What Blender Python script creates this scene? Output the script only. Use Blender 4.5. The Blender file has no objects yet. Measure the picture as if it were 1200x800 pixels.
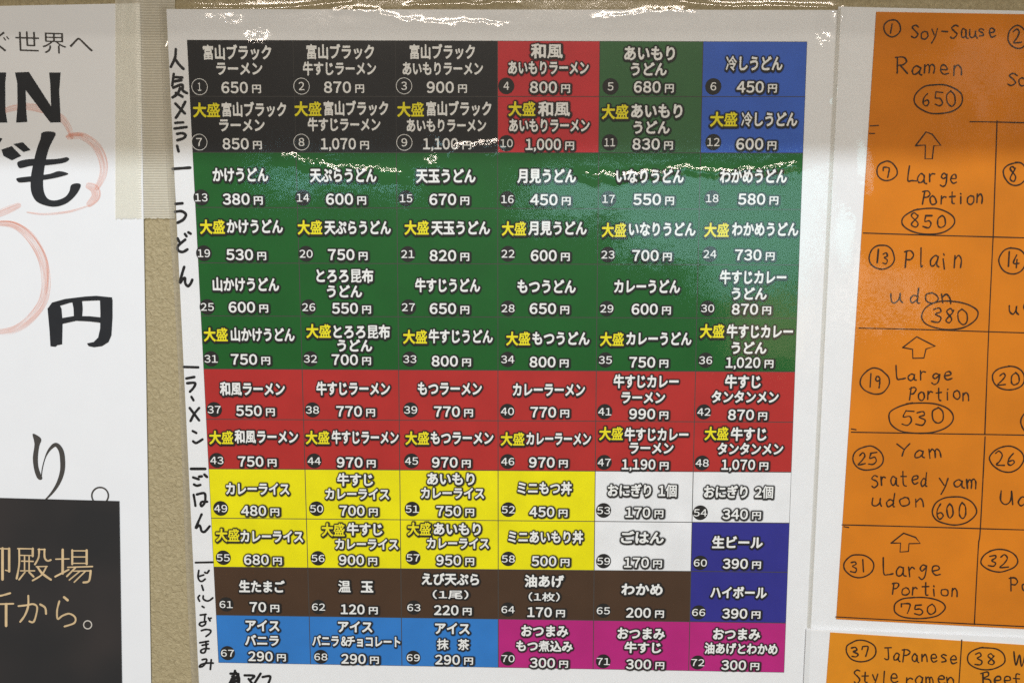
import bpy, math, random
import numpy as np
from mathutils import Vector, noise
from mathutils.geometry import delaunay_2d_cdt, tessellate_polygon

S = bpy.context.scene
COL = S.collection
R = math.radians
random.seed(7)

# ------------------------------------------------------------------ camera
F_PX, PITCH, DIST, ZC = 867.0, R(6.2), 0.3405, 1.45
cd = bpy.data.cameras.new('camera'); cam = bpy.data.objects.new('camera', cd); COL.objects.link(cam)
cam.location = (0, -DIST, ZC); cam.rotation_euler = (R(90) - PITCH, 0, 0)
cd.sensor_width = 36; cd.lens = 36 * F_PX / 1200; cd.clip_start = 0.01; cd.clip_end = 50
S.camera = cam

# ------------------------------------------------------------------ light
W = bpy.data.worlds.new('World'); S.world = W; W.use_nodes = True
bg = W.node_tree.nodes['Background']; bg.inputs[0].default_value = (1.0, 0.84, 0.74, 1); bg.inputs[1].default_value = 0.13

def lamp(name, loc, aim, sx, sy, watt, col):
    l = bpy.data.lights.new(name, 'AREA'); l.shape = 'RECTANGLE'; l.size = sx; l.size_y = sy
    l.energy = watt; l.color = col
    o = bpy.data.objects.new(name, l); COL.objects.link(o); o.location = loc
    d = Vector(aim) - Vector(loc); o.rotation_euler = d.to_track_quat('-Z', 'Y').to_euler()
    return o
LEDGE_Z, LEDGE_P = ZC + 0.17, 0.14
def ceil_lamp(name, edge_z, dist, x, sx, sy, watt, col):
    el = math.atan2(LEDGE_Z - edge_z, LEDGE_P)
    loc = (x, -LEDGE_P - dist * math.cos(el), LEDGE_Z + dist * math.sin(el))
    return lamp(name, loc, (0, 0, ZC), sx, sy, watt, col)
ceil_lamp('ceiling_tube_lamp', ZC + 0.0445, 2.0, 0.10, 0.75, 0.085, 30, (0.90, 1.0, 1.10))
def low_lamp(name, elev, az, dist, sx, sy, rad, col):
    loc = Vector((dist * math.sin(az), -dist * math.cos(elev), ZC + .06 + dist * math.sin(elev)))
    return lamp(name, loc, (0, 0, ZC + .06), sx, sy, rad * math.pi * sx * sy, col)
low_lamp('far_shop_tube', R(22), R(2), 3.0, 2.6, .105, 50, (1.0, .86, .73))
ceil_lamp('far_ceiling_lamp', ZC + 0.098, 3.2, -0.3, 0.5, 0.07, 8, (1.0, 0.93, 0.82))
S.view_settings.view_transform = 'Standard'; S.view_settings.look = 'None'
S.view_settings.exposure = 0; S.view_settings.gamma = 1
S.cycles.use_denoising = False
S.cycles.transparent_max_bounces = 24
S.cycles.max_bounces = 8
S.cycles.sample_clamp_indirect = 6

# ------------------------------------------------------------------ measuring: photo pixel -> point on a sheet h metres off the wall
CT, ST = math.cos(PITCH), math.sin(PITCH)
def P(px, py, h=0.0):
    a = (px - 600) / F_PX; b = -(py - 400) / F_PX
    t = (DIST - h) / (CT + b * ST)
    return Vector((a * t, -h, ZC + t * (b * CT - ST)))
# lamp placed to be seen mirrored in the laminate around a given photo pixel
def mirrored(px, py, dist):
    p = P(px, py, .003); c = Vector((0, -DIST, ZC)); d = (p - c).normalized(); d.y = -d.y
    return p + d * dist, p
def mirror_lamp(name, px, py, wpx, hpx, dist, rad, col):
    loc, aim = mirrored(px, py, dist)
    tot = dist + DIST
    sx, sy = wpx / F_PX * tot, hpx / F_PX * tot
    return lamp(name, loc, aim, sx, sy, rad * math.pi * sx * sy, col)
mirror_lamp('window_light', 785, 226, 330, 44, 2.3, 4.0, (0.50, 0.92, 0.95))
mirror_lamp('window_light_mid', 838, 274, 215, 46, 2.3, 4.0, (0.50, 0.92, 0.95))
mirror_lamp('window_light_low', 880, 322, 110, 44, 2.4, 3.4, (0.5, 0.95, 0.95))
mirror_lamp('shop_light', 900, 385, 90, 70, 2.6, 1.6, (1.0, 0.8, 0.45))
mirror_lamp('sheen_lamp', 1035, 352, 80, 50, 2.5, 2.4, (1.0, .9, .75))  # added lamp, makes the gloss patch on the orange sheet; no window known here
mirror_lamp('sheen_lamp_high', 1155, 105, 50, 90, 2.5, .9, (1.0, .9, .8))  # lamp mirrored in the film over the orange sheet's upper right
mirror_lamp('teal_band_lamp', 400, 214, 170, 18, 2.4, 5.0, (0.42, 0.85, 1.0))  # added bluish lamp for the band under the left crease, not a second window

# ------------------------------------------------------------------ helpers
def lin(c):
    c = c / 255
    return c / 12.92 if c <= .04045 else ((c + .055) / 1.055) ** 2.4
def obj(name, me, mats, parent=None, kind=None):
    o = bpy.data.objects.new(name, me); COL.objects.link(o)
    for m in (mats if isinstance(mats, (list, tuple)) else [mats]): me.materials.append(m)
    if parent: o.parent = parent
    if kind: o['kind'] = kind
    return o
def thing(name, label, cat, group=None):
    o = bpy.data.objects.new(name, None); COL.objects.link(o); o.empty_display_size = .02
    o['label'] = label; o['category'] = cat
    if group: o['group'] = group
    return o
class MB:
    def __init__(s): s.v = []; s.f = []; s.m = []; s.uv = []
    def add(s, vs, fs, mi=0, uv=None):
        k = len(s.v); s.v += [tuple(p) for p in vs]; s.f += [tuple(i + k for i in f) for f in fs]; s.m += [mi] * len(fs)
        s.uv += list(uv) if uv else [(0, 0)] * len(vs)
    def mesh(s, name, uv=False):
        me = bpy.data.meshes.new(name); me.from_pydata(s.v, [], s.f); me.update()
        me.polygons.foreach_set('material_index', s.m)
        if uv:
            l = me.uv_layers.new(name='UVMap')
            idx = np.empty(len(me.loops), int); me.loops.foreach_get('vertex_index', idx)
            l.data.foreach_set('uv', np.array(s.uv, float)[idx].ravel())
        return me

# ------------------------------------------------------------------ materials
def nodes(name):
    m = bpy.data.materials.new(name); m.use_nodes = True; nt = m.node_tree
    b = nt.nodes['Principled BSDF']; return m, nt, b
def N(nt, t, **kw):
    n = nt.nodes.new(t)
    for k, v in kw.items():
        if k.startswith('_'): setattr(n, k[1:], v)
        else: n.inputs[k.replace('__', ' ')].default_value = v
    return n
def ink(name, rgb, rough=.55, alpha=1.0, mottle=.06, scale=900, spec=.25):
    m, nt, b = nodes(name)
    tc = N(nt, 'ShaderNodeTexCoord'); no = N(nt, 'ShaderNodeTexNoise', Scale=scale, Detail=3.0)
    nt.links.new(tc.outputs['Object'], no.inputs['Vector'])
    mr = N(nt, 'ShaderNodeMapRange'); mr.inputs[1].default_value = .3; mr.inputs[2].default_value = .7
    mr.inputs[3].default_value = 1 - mottle; mr.inputs[4].default_value = 1 + mottle
    nt.links.new(no.outputs['Fac'], mr.inputs[0])
    mx = N(nt, 'ShaderNodeVectorMath', _operation='SCALE'); mx.inputs[0].default_value = rgb
    nt.links.new(mr.outputs[0], mx.inputs['Scale']); nt.links.new(mx.outputs[0], b.inputs['Base Color'])
    b.inputs['Roughness'].default_value = rough; b.inputs['Specular IOR Level'].default_value = spec
    b.inputs['Alpha'].default_value = alpha
    return m
def c8(r, g, b, k=.93): return (lin(r) / k, lin(g) / k, lin(b) / k)

M = {}
M['paper'] = ink('white_paper', (.87, .875, .89), mottle=.012, scale=120)
M['poster_paper'] = ink('poster_paper', (.85, .865, .89), mottle=.01, scale=60, rough=.4)
M['orange'] = ink('orange_paper', (.70, .215, .009), mottle=.10, scale=30, rough=.7)
M['orange2'] = ink('orange_paper_lower', (.74, .27, .012), mottle=.05, scale=140, rough=.7)
M['white_ink'] = ink('white_print', (.9, .9, .88), mottle=.03)
M['yellow_ink'] = ink('yellow_print', (.88, .78, .02), mottle=.03)
M['black_ink'] = ink('black_print', (.022, .021, .02), mottle=.1)
M['halo'] = ink('soft_black_print', (.02, .02, .02), alpha=.58)
M['halo2'] = ink('softest_black_print', (.02, .02, .02), alpha=.28)
M['marker'] = ink('black_marker', (.016, .016, .017), mottle=.3, scale=500, rough=.45)
M['brush'] = ink('brush_black', (.024, .026, .030), mottle=.12, scale=80, rough=.5)
M['pen'] = ink('brown_black_pen', (.034, .020, .013), mottle=.45, scale=300, alpha=.9)
M['grey_print'] = ink('grey_print', (.07, .065, .06))
M['gold'] = ink('gold_print', (.66, .49, .28), mottle=.12, scale=150)
M['pale_gold'] = ink('pale_gold_print', (.6, .56, .5))
CELLC = {'k': (.019, .0195, .021), 'R': (.60, .036, .045), 'G': (.045, .145, .052), 'B': (.045, .13, .56),
         'g': (.009, .112, .018), 'r': (.47, .03, .027), 'y': (.88, .80, .004), 'w': (.87, .875, .89),
         'n': (.075, .040, .022), 'i': (.034, .034, .27), 'b': (.035, .21, .60), 'm': (.50, .022, .21)}
for k, c in CELLC.items(): M['c' + k] = ink('cell_print_' + {'k': 'black', 'R': 'crimson', 'G': 'deep_green', 'B': 'royal_blue', 'g': 'green', 'r': 'red', 'y': 'yellow', 'w': 'white', 'n': 'brown', 'i': 'indigo', 'b': 'sky_blue', 'm': 'magenta'}[k], c, mottle=.06, scale=70)

def card_mat():
    m, nt, b = nodes('black_card')
    tc = N(nt, 'ShaderNodeTexCoord'); no = N(nt, 'ShaderNodeTexNoise', Scale=18.0, Detail=2.0)
    nt.links.new(tc.outputs['Object'], no.inputs['Vector'])
    cr = N(nt, 'ShaderNodeValToRGB'); cr.color_ramp.elements[0].color = (.028, .028, .029, 1); cr.color_ramp.elements[1].color = (.042, .037, .036, 1)
    cr.color_ramp.elements[0].position = .42; cr.color_ramp.elements[1].position = .68
    nt.links.new(no.outputs['Fac'], cr.inputs[0]); nt.links.new(cr.outputs[0], b.inputs['Base Color'])
    b.inputs['Roughness'].default_value = .38; return m
M['card'] = card_mat()

def red_marker():
    m, nt, b = nodes('dry_red_marker')
    uv = N(nt, 'ShaderNodeUVMap'); mp = N(nt, 'ShaderNodeMapping'); mp.inputs['Scale'].default_value = (1.2, 12, 1)
    no = N(nt, 'ShaderNodeTexNoise', Scale=1.0, Detail=3.0, Roughness=.6)
    nt.links.new(uv.outputs[0], mp.inputs[0]); nt.links.new(mp.outputs[0], no.inputs['Vector'])
    mr = N(nt, 'ShaderNodeMapRange'); mr.inputs[1].default_value = .38; mr.inputs[2].default_value = .72; mr.inputs[3].default_value = .02; mr.inputs[4].default_value = .6
    nt.links.new(no.outputs['Fac'], mr.inputs[0]); nt.links.new(mr.outputs[0], b.inputs['Alpha'])
    b.inputs['Base Color'].default_value = (.86, .33, .20, 1); b.inputs['Roughness'].default_value = .6; return m
M['red'] = red_marker()

FACET = .105
def film_mat(name, rough=.08, wav=1.0, fine=1.0, tint=(1, 1, 1), milk=0.0):
    m, nt, b = nodes(name); nt.nodes.remove(b); out = nt.nodes['Material Output']
    tc = N(nt, 'ShaderNodeTexCoord')
    n1 = N(nt, 'ShaderNodeTexNoise', Scale=70.0, Detail=2.0); n2 = N(nt, 'ShaderNodeTexNoise', Scale=900.0, Detail=3.0, Roughness=.6)
    mp = N(nt, 'ShaderNodeMapping'); mp.inputs['Scale'].default_value = (1.3, 1, .55)
    nt.links.new(tc.outputs['Object'], n1.inputs['Vector']); nt.links.new(tc.outputs['Object'], mp.inputs[0]); nt.links.new(mp.outputs[0], n2.inputs['Vector'])
    at = N(nt, 'ShaderNodeAttribute', _attribute_name='crinkle')
    b1 = N(nt, 'ShaderNodeBump', Strength=1.0, Distance=.00009 * wav); nt.links.new(n1.outputs['Fac'], b1.inputs['Height'])
    ma = N(nt, 'ShaderNodeMath', _operation='MULTIPLY_ADD'); ma.inputs[1].default_value = .00003; ma.inputs[2].default_value = .000012 * fine
    nt.links.new(at.outputs['Fac'], ma.inputs[0])
    mm = N(nt, 'ShaderNodeMath', _operation='MULTIPLY'); nt.links.new(n2.outputs['Fac'], mm.inputs[0]); nt.links.new(ma.outputs[0], mm.inputs[1])
    b2 = N(nt, 'ShaderNodeBump', Strength=1.0, Distance=1.0); nt.links.new(mm.outputs[0], b2.inputs['Height']); nt.links.new(b1.outputs[0], b2.inputs['Normal'])
    # tiny flat facets where the film is crinkled
    m2_ = N(nt, 'ShaderNodeMapping'); m2_.inputs['Scale'].default_value = (.55, 1, 1.25); nt.links.new(tc.outputs['Object'], m2_.inputs[0])
    wp = N(nt, 'ShaderNodeTexNoise', Scale=500.0, Detail=1.0); nt.links.new(m2_.outputs[0], wp.inputs['Vector'])
    wa = N(nt, 'ShaderNodeVectorMath', _operation='MULTIPLY_ADD'); wa.inputs[1].default_value = (.0016,) * 3; nt.links.new(wp.outputs['Color'], wa.inputs[0]); nt.links.new(m2_.outputs[0], wa.inputs[2])
    vo = N(nt, 'ShaderNodeTexVoronoi', Scale=900.0); nt.links.new(wa.outputs[0], vo.inputs['Vector'])
    sb = N(nt, 'ShaderNodeVectorMath', _operation='SUBTRACT'); sb.inputs[1].default_value = (.5,) * 3; nt.links.new(vo.outputs['Color'], sb.inputs[0])
    ck = N(nt, 'ShaderNodeMath', _operation='MULTIPLY'); ck.inputs[1].default_value = FACET; nt.links.new(at.outputs['Fac'], ck.inputs[0])
    sc2 = N(nt, 'ShaderNodeVectorMath', _operation='SCALE'); nt.links.new(sb.outputs[0], sc2.inputs[0]); nt.links.new(ck.outputs[0], sc2.inputs['Scale'])
    an = N(nt, 'ShaderNodeVectorMath', _operation='ADD'); nt.links.new(b2.outputs[0], an.inputs[0]); nt.links.new(sc2.outputs[0], an.inputs[1])
    b2 = N(nt, 'ShaderNodeVectorMath', _operation='NORMALIZE'); nt.links.new(an.outputs[0], b2.inputs[0])
    ge = N(nt, 'ShaderNodeNewGeometry'); dt = N(nt, 'ShaderNodeVectorMath', _operation='DOT_PRODUCT')   # two-sided Schlick reflectance
    nt.links.new(ge.outputs['Incoming'], dt.inputs[0]); nt.links.new(b2.outputs[0], dt.inputs[1])
    ab = N(nt, 'ShaderNodeMath', _operation='ABSOLUTE'); nt.links.new(dt.outputs['Value'], ab.inputs[0])
    om = N(nt, 'ShaderNodeMath', _operation='SUBTRACT', _use_clamp=True); om.inputs[0].default_value = 1.0; nt.links.new(ab.outputs[0], om.inputs[1])
    pw = N(nt, 'ShaderNodeMath', _operation='POWER'); pw.inputs[1].default_value = 5.0; nt.links.new(om.outputs[0], pw.inputs[0])
    fr = N(nt, 'ShaderNodeMath', _operation='MULTIPLY_ADD'); fr.inputs[1].default_value = .957; fr.inputs[2].default_value = .043; nt.links.new(pw.outputs[0], fr.inputs[0])
    gl = N(nt, 'ShaderNodeBsdfGlossy', Roughness=rough); nt.links.new(b2.outputs[0], gl.inputs['Normal'])
    tr = N(nt, 'ShaderNodeBsdfTransparent'); tr.inputs[0].default_value = (*tint, 1)
    mx = N(nt, 'ShaderNodeMixShader'); nt.links.new(fr.outputs[0], mx.inputs[0])
    if milk:
        df = N(nt, 'ShaderNodeBsdfDiffuse'); df.inputs[0].default_value = (.8, .77, .70, 1)
        m2 = N(nt, 'ShaderNodeMixShader'); m2.inputs[0].default_value = milk
        nt.links.new(tr.outputs[0], m2.inputs[1]); nt.links.new(df.outputs[0], m2.inputs[2]); nt.links.new(m2.outputs[0], mx.inputs[1])
    else: nt.links.new(tr.outputs[0], mx.inputs[1])
    nt.links.new(gl.outputs[0], mx.inputs[2]); nt.links.new(mx.outputs[0], out.inputs[0])
    return m
M['film'] = film_mat('laminate_film_gloss', tint=(.985, .985, .98))
M['rim'] = film_mat('laminate_rim', tint=(.94, .93, .90), milk=.16, rough=.12)

def tape_mat():
    m, nt, b = nodes('ribbed_tape'); nt.nodes.remove(b); out = nt.nodes['Material Output']
    tc = N(nt, 'ShaderNodeTexCoord'); wv = N(nt, 'ShaderNodeTexWave', Scale=280.0, Distortion=.6, Detail=1.0); wv.bands_direction = 'Z'
    nt.links.new(tc.outputs['Object'], wv.inputs['Vector'])
    no = N(nt, 'ShaderNodeTexNoise', Scale=260.0, Detail=3.0); nt.links.new(tc.outputs['Object'], no.inputs['Vector'])
    rb = N(nt, 'ShaderNodeAttribute', _attribute_name='rib'); wr = N(nt, 'ShaderNodeMath', _operation='MULTIPLY'); nt.links.new(wv.outputs['Fac'], wr.inputs[0]); nt.links.new(rb.outputs['Fac'], wr.inputs[1])
    ad = N(nt, 'ShaderNodeMath', _operation='ADD'); nt.links.new(wr.outputs[0], ad.inputs[0]); nt.links.new(no.outputs['Fac'], ad.inputs[1])
    bp = N(nt, 'ShaderNodeBump', Strength=1.0, Distance=.00010); nt.links.new(ad.outputs[0], bp.inputs['Height'])
    df = N(nt, 'ShaderNodeBsdfDiffuse'); df.inputs[0].default_value = (.93, .90, .79, 1); nt.links.new(bp.outputs[0], df.inputs['Normal'])
    tr = N(nt, 'ShaderNodeBsdfTransparent'); tr.inputs[0].default_value = (.96, .95, .89, 1)
    mr = N(nt, 'ShaderNodeMapRange'); mr.inputs[3].default_value = .38; mr.inputs[4].default_value = .58; nt.links.new(wr.outputs[0], mr.inputs[0])
    m1 = N(nt, 'ShaderNodeMixShader'); nt.links.new(mr.outputs[0], m1.inputs[0]); nt.links.new(tr.outputs[0], m1.inputs[1]); nt.links.new(df.outputs[0], m1.inputs[2])
    gl = N(nt, 'ShaderNodeBsdfGlossy', Roughness=.28); nt.links.new(bp.outputs[0], gl.inputs['Normal'])
    m2 = N(nt, 'ShaderNodeMixShader'); m2.inputs[0].default_value = .03; nt.links.new(m1.outputs[0], m2.inputs[1]); nt.links.new(gl.outputs[0], m2.inputs[2])
    nt.links.new(m2.outputs[0], out.inputs[0]); return m
M['tape'] = tape_mat()

def wall_mat():
    m, nt, b = nodes('embossed_wallpaper')
    tc = N(nt, 'ShaderNodeTexCoord')
    n1 = N(nt, 'ShaderNodeTexNoise', Scale=560.0, Detail=5.0, Roughness=.62, Distortion=.8)
    n2 = N(nt, 'ShaderNodeTexNoise', Scale=90.0, Detail=3.0, Distortion=2.0)
    vo = N(nt, 'ShaderNodeTexVoronoi', Scale=55.0, _feature='DISTANCE_TO_EDGE')
    dn = N(nt, 'ShaderNodeTexNoise', Scale=60.0, Detail=3.0)
    vm = N(nt, 'ShaderNodeVectorMath', _operation='MULTIPLY_ADD'); vm.inputs[1].default_value = (.03, .03, .03)
    nt.links.new(tc.outputs['Object'], dn.inputs['Vector']); nt.links.new(dn.outputs['Color'], vm.inputs[0]); nt.links.new(tc.outputs['Object'], vm.inputs[2])
    nt.links.new(vm.outputs[0], vo.inputs['Vector'])
    for n in (n1, n2): nt.links.new(tc.outputs['Object'], n.inputs['Vector'])
    vr = N(nt, 'ShaderNodeMapRange'); vr.inputs[1].default_value = 0; vr.inputs[2].default_value = .07; vr.inputs[3].default_value = 0; vr.inputs[4].default_value = 1
    nt.links.new(vo.outputs['Distance'], vr.inputs[0])
    a = N(nt, 'ShaderNodeMath', _operation='MULTIPLY_ADD'); a.inputs[1].default_value = .5
    nt.links.new(n2.outputs['Fac'], a.inputs[0]); nt.links.new(n1.outputs['Fac'], a.inputs[2])
    a2 = N(nt, 'ShaderNodeMath', _operation='MULTIPLY_ADD'); a2.inputs[1].default_value = .15
    nt.links.new(vr.outputs[0], a2.inputs[0]); nt.links.new(a.outputs[0], a2.inputs[2])
    bp = N(nt, 'ShaderNodeBump', Strength=1.0, Distance=.0008); nt.links.new(a2.outputs[0], bp.inputs['Height']); nt.links.new(bp.outputs[0], b.inputs['Normal'])
    cr = N(nt, 'ShaderNodeValToRGB'); cr.color_ramp.elements[0].position = .35; cr.color_ramp.elements[1].position = .7
    cr.color_ramp.elements[0].color = (.38, .31, .175, 1); cr.color_ramp.elements[1].color = (.50, .42, .25, 1)
    nt.links.new(n1.outputs['Fac'], cr.inputs[0]); nt.links.new(cr.outputs[0], b.inputs['Base Color'])
    b.inputs['Roughness'].default_value = .55; return m
M['wall'] = wall_mat()

# ------------------------------------------------------------------ flat lettering from the built-in font, thickened through a distance field
GLY = {}
RES, MAR = 34, .30
def prepare_glyphs(chars):
    obs = []
    for ch in chars:
        c = bpy.data.curves.new('glyph', 'FONT'); c.body = ch; c.resolution_u = 3
        o = bpy.data.objects.new('glyph', c); COL.objects.link(o); obs.append((ch, o, c))
    bpy.context.view_layer.update(); dg = bpy.context.evaluated_depsgraph_get()
    for ch, o, c in obs:
        me = bpy.data.meshes.new_from_object(o.evaluated_get(dg)); me.calc_loop_triangles()
        v = np.array([p.co[:2] for p in me.vertices]); t = np.array([l.vertices[:] for l in me.loop_triangles])
        cnt = {}
        for tr in t:
            for a, b in ((0, 1), (1, 2), (2, 0)):
                k = tuple(sorted((tuple(np.round(v[tr[a]], 5)), tuple(np.round(v[tr[b]], 5))))); cnt[k] = cnt.get(k, 0) + 1
        seg = np.array([k for k, n in cnt.items() if n == 1])
        lo, hi = v.min(0) - MAR, v.max(0) + MAR
        nx, ny = int((hi[0] - lo[0]) * RES) + 2, int((hi[1] - lo[1]) * RES) + 2
        gx = lo[0] + np.arange(nx) / RES; gy = lo[1] + np.arange(ny) / RES
        X, Y = np.meshgrid(gx, gy); pts = np.stack([X.ravel(), Y.ravel()], 1)
        A, B = seg[:, 0], seg[:, 1]; AB = B - A; L = (AB ** 2).sum(1) + 1e-12
        d2 = np.full(len(pts), 1e9)
        for i in range(len(A)):
            w = pts - A[i]; tt = np.clip((w @ AB[i]) / L[i], 0, 1); q = w - tt[:, None] * AB[i]; d2 = np.minimum(d2, (q ** 2).sum(1))
        d = np.sqrt(d2); ins = np.zeros(len(pts), bool)
        for tr in t:
            a, b, cc = v[tr]
            s = lambda p, q: (q[0] - p[0]) * (pts[:, 1] - p[1]) - (q[1] - p[1]) * (pts[:, 0] - p[0])
            s1, s2, s3 = s(a, b), s(b, cc), s(cc, a)
            ins |= ((s1 >= 0) & (s2 >= 0) & (s3 >= 0)) | ((s1 <= 0) & (s2 <= 0) & (s3 <= 0))
        d[ins] *= -1
        GLY[ch] = dict(sdf=d.reshape(ny, nx), lo=lo, ink=(v[:, 0].min(), v[:, 0].max()), inky=(v[:, 1].min(), v[:, 1].max()), lv={})
        bpy.data.objects.remove(o); bpy.data.curves.remove(c); bpy.data.meshes.remove(me)

def glyph(ch, off):
    g = GLY[ch]
    if off in g['lv']: return g['lv'][off]
    f = g['sdf'] - off; ny, nx = f.shape; pts, pid, edges = [], {}, []
    def ep(i, j, k, l):
        key = (i, j, k, l)
        if key not in pid:
            a, b = f[j, i], f[l, k]; t = a / (a - b) if a != b else .5; t = min(max(t, .02), .98)
            pid[key] = len(pts); pts.append((g['lo'][0] + (i + t * (k - i)) / RES, g['lo'][1] + (j + t * (l - j)) / RES))
        return pid[key]
    sg = f < 0; mix = (sg[:-1, :-1].astype(int) + sg[1:, :-1] + sg[:-1, 1:] + sg[1:, 1:]); ys, xs = np.where((mix > 0) & (mix < 4))
    for j, i in zip(ys.tolist(), xs.tolist()):
        a, b, c, d = sg[j, i], sg[j, i + 1], sg[j + 1, i + 1], sg[j + 1, i]; e = []
        if a != b: e.append(ep(i, j, i + 1, j))
        if b != c: e.append(ep(i + 1, j, i + 1, j + 1))
        if c != d: e.append(ep(i, j + 1, i + 1, j + 1))
        if d != a: e.append(ep(i, j, i, j + 1))
        if len(e) == 2: edges.append((e[0], e[1]))
        elif len(e) == 4:
            if (f[j, i] + f[j, i + 1] + f[j + 1, i] + f[j + 1, i + 1] < 0) == bool(a): edges += [(e[0], e[1]), (e[2], e[3])]
            else: edges += [(e[3], e[0]), (e[1], e[2])]
    # drop nearly collinear points
    nb = {}
    for a, b in edges: nb.setdefault(a, []).append(b); nb.setdefault(b, []).append(a)
    for _ in range(2):
        for k in list(nb):
            if k in nb and len(nb[k]) == 2:
                a, b = nb[k]
                if a == b or b in nb[a] or k not in nb[a] or k not in nb[b]: continue
                p, q, r = pts[a], pts[k], pts[b]; L = math.hypot(r[0] - p[0], r[1] - p[1])
                if L > .16 or L < 1e-6: continue
                if abs((r[0] - p[0]) * (q[1] - p[1]) - (r[1] - p[1]) * (q[0] - p[0])) / L < .0028:
                    nb[a][nb[a].index(k)] = b; nb[b][nb[b].index(k)] = a; del nb[k]
    ids = {k: n for n, k in enumerate(nb)}; P2 = [Vector(pts[k]) for k in nb]
    E2 = list({tuple(sorted((ids[a], ids[b]))) for a in nb for b in nb[a] if b in ids})
    r = delaunay_2d_cdt(P2, E2, [], 0, 1e-6); vs, fs = r[0], r[2]
    out = []
    for t in fs:
        cx = sum(vs[i][0] for i in t) / 3; cy = sum(vs[i][1] for i in t) / 3
        x = (cx - g['lo'][0]) * RES; y = (cy - g['lo'][1]) * RES; i, j = int(x), int(y); x -= i; y -= j
        if not (0 <= i < nx - 1 and 0 <= j < ny - 1): continue
        val = f[j, i] * (1 - x) * (1 - y) + f[j, i + 1] * x * (1 - y) + f[j + 1, i] * (1 - x) * y + f[j + 1, i + 1] * x * y
        if val < 0: out.append(tuple(t))
    g['lv'][off] = (np.array([(p[0], p[1]) for p in vs]), out)
    return g['lv'][off]

FW = {**{c: chr(0xFF10 + int(c)) for c in '0123456789'}, '&': '＆', '(': '（', ')': '）'}
def layout(s):
    x = 0; res = []
    for ch in s:
        if ch in ' 　': x += .42 if ch == ' ' else .75; continue
        if ch in '0123456789':
            ch = FW[ch]; i = GLY[ch]['ink']; adv = .66; res.append((ch, x + adv / 2 - (i[0] + i[1]) / 2)); x += adv
        elif ch in ',':
            i = GLY[ch]['ink']; res.append((ch, x + .12 - (i[0] + i[1]) / 2)); x += .24
        elif ch in '()':
            ch = FW[ch]; i = GLY[ch]['ink']; res.append((ch, x + .2 - (i[0] + i[1]) / 2)); x += .4
        elif ch == '&': ch = FW[ch]; res.append((ch, x)); x += .72
        else: res.append((ch, x)); x += 1.0
    lo = min(x0 + GLY[c]['ink'][0] for c, x0 in res); hi = max(x0 + GLY[c]['ink'][1] for c, x0 in res)
    return res, lo, hi
DENSE = set()
def set_text(mb, s, x0, x1, yc, em, h, layers, cy=.38, slope=0., em_px=None, shift=(0, 0)):
    """lettering between photo columns x0..x1, centred on row yc; layers = [(offset, material index, lift)]"""
    res, lo, hi = layout(s); A = P(x0, yc - slope * (x1 - x0) / 2, h); B = P(x1, yc + slope * (x1 - x0) / 2, h)
    U = (B - A) / (hi - lo); V = Vector((-(B - A).z, 0, (B - A).x)).normalized() * em
    for off, mi, lift in layers:
        sh = shift if mi >= 2 else (0, 0)
        for n, (ch, gx) in enumerate(res):
            vs, fs = glyph(ch, round(off - (.014 if ch in DENSE else 0), 4))
            o = A + Vector((0, -(lift + (n % 2) * .000012), 0))
            mb.add([o + U * (vx + gx - lo + sh[0]) + V * (vy - cy + sh[1]) for vx, vy in vs], fs, mi)

def poly(mb, pts, h, mi=0, smooth=False, n=5):
    if smooth: pts = catmull(pts, True, n)
    v = [P(x, y, h) for x, y in pts]; t = tessellate_polygon([[Vector((p.x, p.z, 0)) for p in v]])
    mb.add(v, t, mi)
def catmull(p, closed=False, n=6):
    if len(p) < 3 and not closed: return list(p)
    out = []; m = len(p)
    for i in range(m if closed else m - 1):
        if closed: a, b, c, d = p[i - 1], p[i], p[(i + 1) % m], p[(i + 2) % m]
        else: a, b, c, d = p[max(i - 1, 0)], p[i], p[i + 1], p[min(i + 2, m - 1)]
        for k in range(n):
            t = k / n
            out.append(tuple(.5 * (2 * b[j] + (c[j] - a[j]) * t + (2 * a[j] - 5 * b[j] + 4 * c[j] - d[j]) * t * t + (3 * b[j] - a[j] - 3 * c[j] + d[j]) * t ** 3) for j in (0, 1)))
    if not closed: out.append(tuple(p[-1]))
    return out
_lift = [0]
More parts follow.
